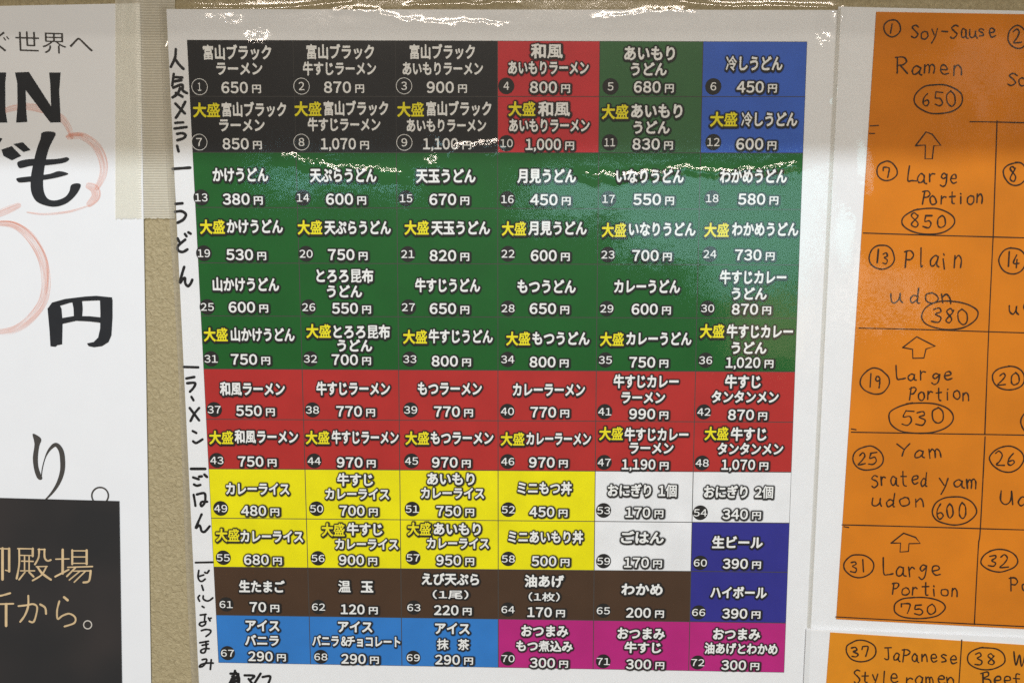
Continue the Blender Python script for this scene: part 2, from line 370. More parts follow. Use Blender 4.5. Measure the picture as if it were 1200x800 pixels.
def stroke(mb, pts, w, h, mi=0, closed=False, jitter=.08, taper=False, wf=None, curve=True, caps=True):
    """a pen stroke: ribbon of width w (photo px) along pts"""
    _lift[0] = (_lift[0] + 1) % 9; h = h + _lift[0] * .000006
    q = catmull(pts, closed, 6) if curve else list(pts)
    if closed: q.append(q[0])
    n = len(q); vs, uv = [], []; sd = random.random() * 90; L = 0
    for i, (x, y) in enumerate(q):
        x0, y0 = q[max(i - 1, 0)]; x1, y1 = q[min(i + 1, n - 1)]; L += math.hypot(x - x0, y - y0)
        dx, dy = x1 - x0, y1 - y0; l = math.hypot(dx, dy) or 1; nx, ny = -dy / l, dx / l
        ww = w * (1 + jitter * 2 * noise.noise(Vector((i * .35, sd, 0))))
        if wf: ww = w * wf(i / max(n - 1, 1))
        if taper: ww *= .45 + .55 * min(1, 3 * i / n + .3, 3 * (n - 1 - i) / n + .2)
        hh = h + i / n * .000005
        vs += [P(x + nx * ww / 2, y + ny * ww / 2, hh), P(x - nx * ww / 2, y - ny * ww / 2, hh)]; uv += [(L * .02, sd), (L * .02, sd + 1)]
    fs = [(2 * i, 2 * i + 1, 2 * i + 3, 2 * i + 2) for i in range(n - 1)]
    mb.add(vs, fs, mi, uv)
    if caps and not closed and not wf:
        for (x, y), k, i0 in ((q[0], 0, 1), (q[-1], 1, n - 2)):
            d0 = math.atan2(y - q[i0][1], x - q[i0][0]); r = w / 2 * (.5 if taper else 1)
            c = [(x + r * math.cos(d0 + R(a)), y + r * math.sin(d0 + R(a))) for a in (-90, -50, -15, 15, 50, 90)]
            mb.add([P(a, b, h + (.000005 if k else 0)) for a, b in c], [tuple(range(6))], mi, [(0, sd)] * 6)
def sheet(name, corners, h, th, mat, parent, n=10, sag=0.0):
    """a sheet of paper from four photo corners (tl,tr,br,bl) with thickness"""
    mb = MB(); (ax, ay), (bx, by), (cx, cy), (dx, dy) = corners; g = []
    for j in range(n + 1):
        for i in range(n + 1):
            u, v = i / n, j / n
            x = (ax * (1 - u) + bx * u) * (1 - v) + (dx * (1 - u) + cx * u) * v; y = (ay * (1 - u) + by * u) * (1 - v) + (dy * (1 - u) + cy * u) * v
            g.append(P(x, y, h))
    k = len(g); back = [p + Vector((0, th, 0)) for p in g]; w = n + 1
    fs = [(j * w + i, (j + 1) * w + i, (j + 1) * w + i + 1, j * w + i + 1) for j in range(n) for i in range(n)]
    ring = [i for i in range(w)] + [j * w + n for j in range(1, w)] + [n * w + i for i in range(n - 1, -1, -1)] + [j * w for j in range(n - 1, 0, -1)]
    sd = [(ring[i], ring[(i + 1) % len(ring)], ring[(i + 1) % len(ring)] + k, ring[i] + k) for i in range(len(ring))]
    bk = [tuple(reversed([q + k for q in f])) for f in fs]
    mb.add(g + back, fs + sd + bk)
    return obj(name, mb.mesh(name), mat, parent)

# ------------------------------------------------------------------ setting
mb = MB(); mb.add([(-1.5, 0, .0), (1.5, 0, .0), (1.5, 0, 2.5), (-1.5, 0, 2.5)], [(0, 1, 2, 3)])
wall = obj('wall', mb.mesh('wall'), M['wall'], kind='structure')
mb = MB()   # the projecting soffit above the notices, whose edge casts the shade on their upper part
x0, x1, y0, y1, z0, z1 = -1.5, 1.5, -LEDGE_P, -.0005, LEDGE_Z, LEDGE_Z + .12
mb.add([(x0, y0, z0), (x1, y0, z0), (x1, y1, z0), (x0, y1, z0), (x0, y0, z1), (x1, y0, z1), (x1, y1, z1), (x0, y1, z1)],
       [(0, 3, 2, 1), (4, 5, 6, 7), (0, 1, 5, 4), (1, 2, 6, 5), (2, 3, 7, 6), (3, 0, 4, 7)])
obj('soffit', mb.mesh('soffit'), M['wall'], kind='structure')

# ------------------------------------------------------------------ laminate film: a fine grid with real creases
def steps(a, b, base, bands):
    out = [a]
    while out[-1] < b:
        s = base
        for lo, hi, st in bands:
            if lo <= out[-1] < hi: s = st
        out.append(min(b, out[-1] + s))
    return out
def line_y(pl, x):
    if x < pl[0][0] or x > pl[-1][0]: return None
    for (x0, y0), (x1, y1) in zip(pl, pl[1:]):
        if x <= x1: return y0 + (y1 - y0) * (x - x0) / (x1 - x0)
def film(parent, left, right, ys, xs_step, creases, blobs, h, seed, h_amp=.00018, vcreases=()):
    """left/right = functions y -> x; creases = [(polyline, height, width, jag, crinkle)], blobs = [(x,y,rx,ry,crinkle,height)]"""
    W_ = 850; nx = int(W_ / xs_step); vs, cr = [], []
    for y in ys:
        a, b = left(y), right(y)
        for i in range(nx + 1):
            x = a + (b - a) * i / nx; q = Vector((x * .006, y * .006, seed)); hh = h + h_amp * noise.noise(q) + h_amp * .3 * noise.noise(q * 3.3)
            k = 0.0
            for pl, A, w, jag, ck in creases:
                ly = line_y(pl, x)
                if ly is None: continue
                ly += jag * (noise.noise(Vector((x * .06, seed, 3))) + .6 * noise.noise(Vector((x * .22, seed, 5))))
                e = min(1, (x - pl[0][0]) / 12, (pl[-1][0] - x) / 12) if pl[-1][0] - pl[0][0] > 30 else 1
                am = e * (1.0 + .35 * noise.noise(Vector((x * .05, seed, 9))))
                g_ = math.exp(-((y - ly) / w) ** 2); hh += A * am * g_; k = max(k, ck * e * math.exp(-((y - ly) / (w * 1.3)) ** 2))
            for pl, A, w, jag, ck in vcreases:
                lx = line_y([(p[1], p[0]) for p in pl], y)
                if lx is None: continue
                lx += jag * noise.noise(Vector((y * .06, seed, 3)))
                g_ = math.exp(-((x - lx) / w) ** 2); hh += A * g_; k = max(k, ck * g_)
            for bx, by, rx, ry, ck, A in blobs:
                d = ((x - bx) / rx) ** 2 + ((y - by) / ry) ** 2
                if d < 6: hh += A * (y - by) * .00038 * math.exp(-d); k = max(k, ck * math.exp(-d * .8))
            vs.append(P(x, y, hh)); cr.append(k)
    w = nx + 1
    fs = [(j * w + i, (j + 1) * w + i, (j + 1) * w + i + 1, j * w + i + 1) for j in range(len(ys) - 1) for i in range(nx)]
    me = bpy.data.meshes.new('laminate_film'); me.from_pydata(vs, [], fs); me.update()
    at = me.attributes.new('crinkle', 'FLOAT', 'POINT'); at.data.foreach_set('value', cr)
    me.polygons.foreach_set('use_smooth', [True] * len(fs))
    return obj('laminate_film', me, M['film'], parent)

# ------------------------------------------------------------------ the printed menu
HM = .0024
menu = thing('menu_sheet', 'laminated colour grid of priced dishes, handwritten headings down its left side', 'menu')
menu.location = (0, 0, 0)
mleft = lambda y: 195 + (y - 12) * (233 - 195) / (788 - 12) if y > 60 else 195 + (y - 12) * .049
mright = lambda y: 984 - (y - 12) * .0487
sheet('paper', ((195, 11), (982, 12), (940, 860), (236, 860)), HM, .0002, M['paper'], menu)
LX = [219, 343, 463, 583, 703, 824, 946]; BX = [256, 364, 471, 584, 695, 807, 919]
LY = [47, 113, 178.5, 243, 308, 370, 432, 491, 549, 606.7, 664, 720, 776]
RY = [49, 113.5, 179.5, 245.5, 310.5, 373, 435.5, 494.5, 553, 612.5, 670, 729.5, 787.5]
def G(c, r):
    yl, yr = LY[r], RY[r]; vf = ((yl + yr) / 2 - 48) / (781.7 - 48)
    x = LX[c] * (1 - vf) + BX[c] * vf; xl = LX[0] * (1 - vf) + BX[0] * vf; xr = LX[6] * (1 - vf) + BX[6] * vf
    return x, yl + (yr - yl) * (x - xl) / (xr - xl)
KIND = ['kkkRGB', 'kkkRGB', 'gggggg', 'gggggg', 'gggggg', 'gggggg', 'rrrrrr', 'rrrrrr', 'yyyyww', 'yyyywi', 'nnnnni', 'bbbmmm']
mb = MB()
tl, tr, br, bl = G(0, 0), G(6, 0), G(6, 12), G(0, 12)
ring_l = [G(0, r) for r in range(13)]; ring_r = [G(6, r) for r in range(13)]
for r in range(12): poly(mb, [ring_l[r], ring_r[r], ring_r[r + 1], ring_l[r + 1]], HM + .00003)
obj('grid_rules', mb.mesh('grid_rules'), M['grey_print'], menu)

# text measured in enlarged crops: crop id -> (x offset, y offset, scale)
CR = {1: (190, 30, 2.963), 2: (570, 30, 2.963), 3: (190, 290, 2.963), 4: (570, 290, 2.963), 5: (190, 540, 3.), 6: (570, 540, 3.)}
# row, col: crop | name lines (text,x0,x1,y) | mark x0,x1,y or None | badge crop,x,y | price crop,text,x0,x1,y
Tx = []
def D(crop, lines, mark, badge, price, bc=None): Tx.append((crop, lines, mark, badge, price, bc or crop))
TY = '富山ブラック'; RM = 'ラーメン'; AR = 'あいもりラーメン'; GR = '牛すじラーメン'; CC = 'カレーライス'
D(1, [(TY, 143, 378, 94), (RM, 190, 347, 150)], None, (130, 213), ('650', 207, 297, 216))
D(1, [(TY, 502, 735, 92), (GR, 490, 742, 150)], None, (484, 211), ('870', 563, 655, 215))
D(1, [(TY, 860, 1085, 92), (AR, 836, 1113, 150)], None, (840, 210), ('900', 920, 1012, 215))
D(2, [('和風', 156, 264, 89), (AR, 77, 354, 147)], None, (69, 210), ('800', 152, 244, 215))
D(2, [('あいもり', 480, 653, 97), ('うどん', 503, 625, 152)], None, (431, 212), ('680', 513, 604, 214))
D(2, [('冷しうどん', 832, 1027, 132)], None, (788, 212), ('450', 870, 962, 214))
D(1, [(TY, 208, 430, 292), (RM, 200, 355, 346)], (109, 200, 294), (129, 405), ('850', 211, 300, 411))
D(1, [(TY, 562, 784, 288), (GR, 507, 757, 344)], (461, 552, 290), (484, 405), ('1,070', 552, 672, 411))
D(1, [(TY, 918, 1142, 289), (AR, 850, 1124, 347)], (818, 908, 292), (841, 406), ('1,100', 907, 1027, 411))
D(2, [('和風', 181, 289, 290), (AR, 80, 357, 347)], (78, 169, 290), (70, 409), ('1,000', 137, 258, 413))
D(2, [('あいもり', 504, 679, 297), ('うどん', 512, 635, 354)], (402, 492, 300), (428, 406), ('830', 508, 601, 412))
D(2, [('冷しうどん', 886, 1078, 326)], (778, 870, 326), (788, 405), ('600', 868, 960, 412))
D(1, [('かけうどん', 177, 367, 518)], None, (136, 597), ('380', 212, 303, 603))
D(1, [('天ぷらうどん', 515, 743, 520)], None, (489, 598), ('600', 570, 662, 603))
D(1, [('天玉うどん', 883, 1087, 522)], None, (847, 600), ('670', 929, 1020, 604))
D(2, [('月見うどん', 109, 310, 522)], None, (73, 603), ('450', 153, 246, 605))
D(2, [('いなりうどん', 452, 684, 523)], None, (424, 602), ('550', 511, 605, 604))
D(2, [('わかめうどん', 812, 1042, 523)], None, (784, 600), ('580', 875, 967, 603))
D(1, [('かけうどん', 226, 418, 697)], (133, 217, 699), (145, 20), ('530', 224, 315, 25), 3)
D(1, [('天ぷらうどん', 565, 793, 701)], (472, 555, 701), (500, 22), ('750', 577, 667, 25), 3)
D(1, [('天玉うどん', 936, 1137, 702)], (843, 925, 702), (853, 23), ('820', 930, 1020, 28), 3)
D(2, [('月見うどん', 147, 347, 703)], (55, 137, 705), (75, 22), ('600', 155, 243, 28), 4)
D(2, [('いなりうどん', 496, 725, 707)], (402, 484, 710), (422, 25), ('700', 507, 597, 28), 4)
D(2, [('わかめうどん', 854, 1082, 707)], (758, 841, 710), (776, 23), ('730', 864, 954, 26), 4)
D(3, [('山かけうどん', 177, 405, 128)], None, (157, 206), ('600', 232, 322, 207))
D(3, [('とろろ昆布', 537, 732, 98), ('うどん', 574, 693, 152)], None, (509, 207), ('550', 591, 679, 211))
D(3, [('牛すじうどん', 880, 1103, 131)], None, (855, 207), ('650', 930, 1020, 212))
D(4, [('もつうどん', 109, 309, 135)], None, (75, 211), ('650', 151, 241, 212))
D(4, [('カレーうどん', 445, 671, 135)], None, (418, 212), ('600', 505, 594, 214))
D(4, [('牛すじカレー', 812, 1040, 103), ('うどん', 853, 972, 160)], None, (768, 211), ('870', 853, 942, 214))
D(3, [('山かけうどん', 240, 459, 302)], (146, 227, 302), (170, 386), ('750', 240, 329, 388))
D(3, [('とろろ昆布', 596, 790, 292), ('うどん', 610, 728, 340)], (502, 585, 290), (515, 386), ('700', 590, 679, 389))
D(3, [('牛すじうどん', 927, 1147, 308)], (838, 919, 310), (860, 387), ('800', 937, 1026, 394))
D(4, [('もつうどん', 161, 357, 315)], (70, 151, 316), (74, 388), ('800', 151, 239, 397))
D(4, [('カレーうどん', 487, 711, 316)], (396, 476, 318), (413, 390), ('750', 497, 585, 398))
D(4, [('牛すじカレー', 836, 1063, 291), ('うどん', 852, 971, 348)], (743, 825, 290), (761, 391), ('1,020', 832, 950, 399))
D(3, [('和風ラーメン', 202, 425, 490)], None, (181, 562), ('550', 258, 345, 566))
D(3, [(GR, 537, 790, 489)], None, (522, 563), ('770', 606, 693, 568))
D(3, [('もつラーメン', 889, 1109, 489)], None, (863, 563), ('770', 945, 1033, 569))
D(4, [('カレーラーメン', 93, 341, 493)], None, (73, 568), ('770', 154, 241, 571))
D(4, [('牛すじカレー', 443, 666, 464), (RM, 470, 619, 520)], None, (411, 569), ('990', 497, 585, 577))
D(4, [('牛すじ', 830, 951, 465), ('タンタンメン', 783, 1013, 518)], None, (755, 570), ('870', 840, 928, 580))
D(3, [('和風ラーメン', 253, 471, 656)], (165, 246, 659), (190, 738), ('750', 265, 351, 742))
D(3, [(GR, 590, 820, 658)], (500, 580, 659), (528, 740), ('970', 608, 695, 745))
D(3, [('もつラーメン', 934, 1149, 660)], (846, 926, 661), (866, 740), ('970', 938, 1025, 745))
D(4, [('カレーラーメン', 140, 362, 663)], (51, 131, 664), (74, 742), ('970', 149, 236, 745))
D(4, [('牛すじカレー', 481, 700, 648), (RM, 498, 648, 695)], (393, 473, 645), (409, 745), ('1,190', 471, 586, 752))
D(4, [('牛すじ', 850, 971, 647), ('タンタンメン', 804, 1029, 698)], (759, 839, 645), (749, 747), ('1,070', 817, 932, 753))
D(5, [(CC, 226, 446, 97)], None, (206, 166), ('480', 279, 365, 174))
D(5, [('牛すじ', 617, 740, 65), (CC, 575, 797, 115)], None, (543, 167), ('700', 625, 711, 174))
D(5, [('あいもり', 933, 1097, 62), (CC, 911, 1131, 112)], None, (879, 168), ('750', 965, 1050, 175))
D(6, [('ミニもつ丼', 111, 299, 94)], None, (77, 170), ('450', 152, 238, 178))
D(6, [('おにぎり 1個', 428, 668, 103)], None, (412, 173), ('170', 490, 575, 180))
D(6, [('おにぎり 2個', 766, 1007, 108)], None, (752, 181), ('340', 831, 918, 186))
D(5, [(CC, 277, 495, 264)], (190, 271, 260), (215, 339), ('680', 289, 374, 346))
D(5, [('牛すじ', 651, 773, 239), (CC, 610, 829, 291)], (562, 641, 241), (548, 341), ('900', 623, 709, 347))
D(5, [('あいもり', 956, 1119, 238), (CC, 932, 1148, 288)], (864, 944, 238), (882, 339), ('950', 965, 1050, 348))
D(6, [('ミニあいもり丼', 78, 339, 266)], None, (77, 343), ('500', 160, 245, 351))
D(6, [('ごはん', 475, 622, 268)], None, (412, 351), ('170', 485, 570, 356))
D(6, [('生ビール', 795, 970, 285)], None, (752, 357), ('390', 832, 918, 360))
D(5, [('生たまご', 272, 430, 440)], None, (225, 503), ('70', 309, 365, 512))
D(5, [('温　玉', 620, 741, 440)], None, (550, 512), ('120', 629, 711, 520))
D(5, [('えび天ぷら', 914, 1113, 414), ('(1尾)', 952, 1076, 468)], None, (885, 514), ('220', 957, 1041, 523))
D(6, [('油あげ', 136, 271, 421), ('(1枚)', 149, 257, 476)], None, (76, 521), ('170', 145, 229, 530))
D(6, [('わかめ', 476, 618, 450)], None, (411, 525), ('200', 492, 577, 532))
D(6, [('ハイボール', 789, 984, 461)], None, (746, 531), ('390', 830, 916, 535))
D(5, [('アイス', 295, 411, 577), ('バニラ', 293, 409, 629)], None, (230, 674), ('290', 304, 388, 685))
D(5, [('アイス', 620, 738, 581), ('バニラ&チョコレート', 529, 836, 632)], None, (558, 687), ('290', 631, 715, 694))
D(5, [('アイス', 961, 1080, 587), ('抹　茶', 967, 1079, 643)], None, (883, 690), ('290', 961, 1046, 697))
D(6, [('おつまみ', 124, 286, 596), ('もつ煮込み', 106, 302, 649)], None, (76, 693), ('300', 154, 240, 708))
D(6, [('おつまみ', 462, 626, 605), ('牛すじ', 487, 613, 654)], None, (411, 703), ('300', 492, 578, 713))
D(6, [('おつまみ', 798, 961, 607), ('油あげとわかめ', 768, 1022, 658)], None, (743, 707), ('300', 827, 912, 716))
chars = set('0123456789,円大盛ぐ世界へ')
for t in Tx:
    for l in t[1]: chars |= set(l[0])
prepare_glyphs(sorted({FW.get(c, c) for c in chars - set(' 　')}))

BADGE_R, EM = .00358, .0066
DENSE = set('富盛温個煮茶抹風昆冷')
DIGE = 1 / (GLY['０']['inky'][1] - GLY['０']['inky'][0]); DIGC = (GLY['０']['inky'][1] + GLY['０']['inky'][0]) / 2
HT = HM + .00022
for n, (crop, lines, mark, badge, price, bc) in enumerate(Tx):
    r, c = divmod(n, 6); k = KIND[r][c]; g = .45
    q = [G(c, r), G(c + 1, r), G(c + 1, r + 1), G(c, r + 1)]
    q = [(q[0][0] + g, q[0][1] + g), (q[1][0] - g, q[1][1] + g), (q[2][0] - g, q[2][1] - g), (q[3][0] + g, q[3][1] - g)]
    if k == 'k': q = [(x + (g if i in (1, 2) and c < 2 else 0), y) for i, (x, y) in enumerate(q)]
    mb = MB(); poly(mb, q, HM + .00008)
    cell = obj('menu_cell', mb.mesh('menu_cell'), M['c' + k], menu)
    cell['label'] = {'k': 'black', 'R': 'crimson', 'G': 'dull green', 'B': 'blue', 'g': 'green', 'r': 'red', 'y': 'yellow', 'w': 'white', 'n': 'brown', 'i': 'indigo', 'b': 'sky blue', 'm': 'magenta'}[k] + ' printed cell numbered %d priced %s' % (n + 1, price[1 - 1])
    slope = ((RY[r] + RY[r + 1]) - (LY[r] + LY[r + 1])) / 2 / 700
    ox, oy, sc = CR[crop]; f = lambda x, y: (ox + x / sc, oy + y / sc)
    halo = lambda b: [(b, 0, .00011)] + ([] if k == 'k' else [(b + .080, 2, .00006), (b + .122, 3, .00003), (b + .165, 4, 0)])
    mats = [M['white_ink'], M['yellow_ink'], M['black_ink'], M['halo'], M['halo2']]
    mb = MB()
    for i, (s, x0, x1, y) in enumerate(lines):
        small = '(' in s; em = EM * (.93 if len(lines) > 1 and i else 1.0) * (.78 if small else 1)
        if crop >= 5: em *= .96
        (a, yy), (b, _) = f(x0, y), f(x1, y)
        set_text(mb, s, a, b, yy, em, HT, halo(.016 if small else .034), slope=slope, shift=(.03, -.035))
    obj('dish_name', mb.mesh('dish_name'), mats, cell)
    if mark:
        mb = MB(); (a, yy), (b, _) = f(mark[0], mark[2]), f(mark[1], mark[2])
        set_text(mb, '大盛', a, b, yy, EM, HT, [(o, 1 if m_ == 0 else m_, l) for o, m_, l in halo(.034)], slope=slope, shift=(.03, -.035))
        obj('large_portion_mark', mb.mesh('large_portion_mark'), mats, cell)
    ox, oy, sc = CR[bc]
    mb = MB(); s, x0, x1, y = price; (a, yy), (b, _) = f(x0, y), f(x1, y)
    set_text(mb, s, a, b, yy, DIGE * 4.75e-3, HT, halo(.024), cy=DIGC, slope=slope, shift=(.03, -.035))
    set_text(mb, '円', b + 5.6, b + 15.4, yy + 1.3, .0041, HT, [(o * 1.5, m_, l) for o, m_, l in halo(.016)], slope=slope, shift=(.03, -.035))
    obj('price', mb.mesh('price'), mats, cell)
    bx, by = f(*badge); C0 = P(bx, by, HT - .00006); mb = MB(); K = 36
    circ = [C0 + Vector((BADGE_R * math.cos(R(10 * i)), 0, BADGE_R * math.sin(R(10 * i)))) for i in range(K)]
    if k == 'k':
        inn = [C0 + (p - C0) * .93 for p in circ]
        mb.add(circ + inn, [(i, (i + 1) % K, K + (i + 1) % K, K + i) for i in range(K)], 0)
    else: mb.add(circ, [tuple(range(K))], 2)
    s = str(n + 1); wd = 15.2 if len(s) == 2 else 6.6
    if s == '1': wd = 4.0
    elif s == '11': wd = 12.5
    elif s[0] == '1': wd = 14.4
    set_text(mb, s, bx - wd / 2, bx + wd / 2, by, DIGE * 3.5e-3, HT, [(.010, 0, .00008)], cy=DIGC, slope=slope)
    obj('number_badge', mb.mesh('number_badge'), mats, cell)

# handwriting on the menu: strokes in enlarged crops
def hand(name, specs, w, parent, mat, h, label=None, **kw):
    mb = MB()
    for (ox, oy, sc), strokes in specs:
        for st in strokes: stroke(mb, [(ox + x / sc, oy + y / sc) for x, y in st], w, h, **kw)
    o = obj(name, mb.mesh(name, True), mat, parent)
    if label: o['label'] = label
    return o
HH = HM + .0001
hand('handwritten_heading', [((190, 50, 10.), [[(160, 80), (150, 180), (102, 285)], [(150, 190), (195, 255), (250, 310)],
     [(135, 370), (118, 505)], [(135, 405), (235, 410)], [(135, 457), (225, 440)], [(130, 530), (215, 495), (240, 505), (240, 560), (290, 592)], [(210, 535), (180, 600), (122, 643)], [(160, 590), (238, 635)]]),
     ((190, 120, 10.), [[(270, -5), (215, 100), (160, 182)], [(155, 15), (265, 130)], [(155, 242), (245, 235)], [(145, 308), (285, 290)],
     [(175, 370), (235, 362), (275, 385), (250, 420), (178, 445)], [(175, 510), (192, 575)]])], 3.3, menu, M['marker'], HH, 'vertical handwritten heading beside the black cells')
hand('handwritten_heading', [((190, 120, 10.), [[(122, 780), (230, 772), (328, 765)]]), ((190, 225, 6.667), [[(103, 93), (158, 88)], [(100, 155), (150, 150), (185, 175), (165, 215), (120, 240)],
     [(120, 362), (140, 400)], [(180, 372), (125, 420), (125, 455), (160, 468), (197, 448)], [(178, 328), (190, 345)], [(205, 315), (222, 325)],
     [(172, 585), (155, 640), (138, 710), (160, 680), (178, 672), (180, 710), (200, 735), (222, 715), (235, 685)]])], 3.3, menu, M['marker'], HH, 'handwritten heading beside the green cells')
hand('handwritten_heading', [((200, 420, 6.667), [[(102, 65), (215, 68)], [(122, 155), (185, 143)], [(128, 192), (190, 190), (180, 225), (150, 258)], [(162, 298), (178, 325)],
     [(222, 385), (185, 430), (155, 487)], [(148, 385), (222, 482)], [(172, 565), (200, 580)], [(175, 645), (200, 658), (248, 630)]])], 3.0, menu, M['marker'], HH, 'handwritten heading beside the red cells')
hand('handwritten_heading', [((210, 540, 8.), [[(108, 72), (245, 72)], [(130, 152), (183, 170)], [(138, 218), (165, 230), (198, 222)], [(185, 145), (212, 142)], [(235, 125), (260, 148)],
     [(135, 315), (145, 370), (152, 418)], [(165, 312), (235, 300), (245, 350), (235, 395), (210, 422), (200, 400), (215, 380), (262, 380)],
     [(210, 498), (180, 565), (155, 628), (185, 600), (200, 620), (210, 655), (240, 660), (285, 610)]])], 3.0, menu, M['marker'], HH, 'handwritten heading beside the yellow cells')
hand('handwritten_heading', [((215, 650, 11.43), [[(160, 100), (395, 95)], [(205, 205), (195, 290), (215, 340), (250, 350), (290, 320)], [(205, 285), (270, 265)], [(285, 230), (300, 240)], [(318, 240), (342, 205)],
     [(245, 405), (265, 470)], [(215, 540), (195, 570), (215, 615)], [(265, 545), (265, 585), (310, 612), (350, 605), (392, 572)], [(250, 685), (275, 700)]]),
     ((220, 710, 8.89), [[(130, 90), (190, 82)], [(180, 85), (175, 150), (185, 180), (150, 205), (122, 190), (135, 168), (190, 158)], [(215, 120), (232, 150)], [(228, 128), (243, 122)],
     [(142, 252), (190, 240), (238, 250), (230, 280), (190, 312)], [(125, 378), (215, 362)], [(150, 405), (212, 392)], [(188, 365), (192, 430), (175, 480), (140, 480), (140, 455), (175, 440), (222, 440)],
     [(150, 555), (190, 548), (195, 570), (160, 620), (122, 630), (140, 605), (200, 590), (265, 590)], [(245, 555), (235, 655)]])], 2.3, menu, M['marker'], HH, 'handwritten heading beside the brown and blue cells')
hand('handwritten_note', [((240, 760, 7.5), [[(265, 190), (255, 230), (215, 305)], [(272, 205), (300, 250), (300, 310)], [(225, 215), (295, 218)], [(240, 240), (290, 260)], [(235, 262), (295, 290)],
     [(240, 280), (280, 240)], [(230, 290), (295, 230)], [(240, 300), (300, 270)], [(350, 230), (435, 235), (400, 270)], [(385, 262), (415, 300)], [(490, 215), (430, 310)], [(508, 245), (575, 240), (555, 310)]])], 3.0, menu, M['marker'], HH, 'crossed out handwritten note under the grid')

ys = steps(1, 830, 4, [(0, 45, 1.0), (160, 225, 1.0), (225, 330, 2.5)])
top_l = [(196, 9), (240, 9.5), (300, 10.5), (340, 9), (380, 5), (418, 1.5)]
film(menu, lambda y: mleft(y) - 5, lambda y: mright(y) + 2, ys, 2.2,
     creases=[([(320, 186), (345, 187), (370, 194), (400, 199), (440, 202), (482, 205)], .00036, 6.0, 5, 1.0),
              ([(522, 178), (560, 172), (592, 168)], .00036, 6.0, 5, 1.0),
              ([(672, 203), (700, 209), (760, 205), (800, 198), (830, 203), (880, 202), (944, 193)], .00032, 5.2, 5, 1.0),
              ([(385, 10), (440, 14), (470, 23), (520, 28), (560, 26), (584, 29)], .00010, 3.6, 3, .5),
              ([(690, 21), (715, 20), (760, 14), (810, 12)], .00009, 3.4, 2, .5),
              (top_l, .00012, 3.0, 0, .1), ([(470, 7), (510, 5), (545, 4.5), (565, 6), (580, 3), (612, 3)], .00010, 2.6, 1, .1),
              ([(795, 2), (830, 6), (860, 8), (900, 6.5), (940, 8), (980, 9)], .00012, 2.8, 1, .1)],
     blobs=[(800, 250, 170, 60, .17, 0), (400, 214, 90, 12, .18, 0), (506, 186, 11, 15, 1.0, .14), (272, 20, 9, 12, 1.0, .06), (302, 42, 13, 13, .9, .07), (245, 18, 14, 10, .3, .02), (965, 45, 7, 14, .9, .08), (565, 176, 30, 7, .9, 0), (365, 190, 28, 7, 1.0, 0)]
     + [(x, y + random.uniform(-2, 2), random.uniform(9, 18), random.uniform(3.5, 6), 1.0, 0) for x, y in ((330, 187), (352, 189), (378, 195), (412, 200), (446, 203), (470, 205), (536, 175), (556, 171), (585, 168),
              (680, 204), (705, 209), (735, 207), (765, 204), (800, 199), (822, 202), (850, 202), (882, 201), (912, 198), (936, 194))]
     + [(x, y + random.uniform(-1, 1), random.uniform(9, 16), random.uniform(3, 4.5), .8, .05) for x, y in ((450, 17), (472, 24), (500, 27), (530, 29), (556, 26), (578, 29), (712, 21), (738, 18), (760, 15), (800, 13))],
     vcreases=[([(194, 50), (192, 80), (192, 108)], .0003, 3, 2, .6), ([(981, 15), (977, 60), (975, 120)], .0003, 2.5, 2, .4)],
     h=HM + .0010, seed=2.0)

def rim(parent, pts_a, pts_b, h):   # the sealed plastic edge beyond the paper, two pouch layers thick
    mb = MB(); n = len(pts_a); a = [P(*p, h) for p in pts_a]; b = [P(*p, h + .0003) for p in pts_b]; c = [p + Vector((0, .0007, 0)) for p in a]
    mb.add(a + b, [(i, i + 1, n + i + 1, n + i) for i in range(n - 1)]); mb.add(a + c, [(i, i + 1, n + i + 1, n + i) for i in range(n - 1)])
    return obj('sealed_rim', mb.mesh('sealed_rim'), M['rim'], parent)
rim(menu, [(mleft(y) - 8 - 1.2 * math.sin(y * .011), y) for y in range(4, 830, 12)], [(mleft(y) - .5, y) for y in range(4, 830, 12)], HM + .0002)
rim(menu, [(mright(y) + 1.5, y) for y in range(10, 830, 12)], [(mright(y) - 3, y) for y in range(10, 830, 12)], HM + .0003)

# ------------------------------------------------------------------ left poster
HP = .0010
poster = thing('poster', 'large white poster with bold black lettering and red marker outlines, left of the menu', 'poster')
sheet('paper', ((-140, 10), (164, 4), (178, 860), (-140, 860)), HP, .0003, M['poster_paper'], poster)
hp = HP + .00008
mb = MB()
set_text(mb, 'ぐ世界へ', -9, 109, 50, .0100, hp, [(-.004, 0, 0)], slope=.03)
obj('small_lettering', mb.mesh('small_lettering'), M['grey_print'], poster)
s3 = 3.077; sc_ = lambda pts, ox, oy, s: [(ox + x / s, oy + y / s) for x, y in pts]
mb = MB(); poly(mb, sc_([(-45, 262), (22, 262), (18, 300), (19, 400), (26, 442), (-45, 442)], 0, 0, s3), hp + .0001)
poly(mb, sc_([(54, 262), (104, 260), (184, 384), (181, 300), (177, 262), (218, 262), (213, 330), (219, 441), (181, 442), (92, 325), (94, 400), (98, 440), (58, 442), (63, 380), (62, 300)], 0, 0, s3), hp + .0001)
obj('bold_lettering', mb.mesh('bold_lettering'), M['brush'], poster)
mb = MB()
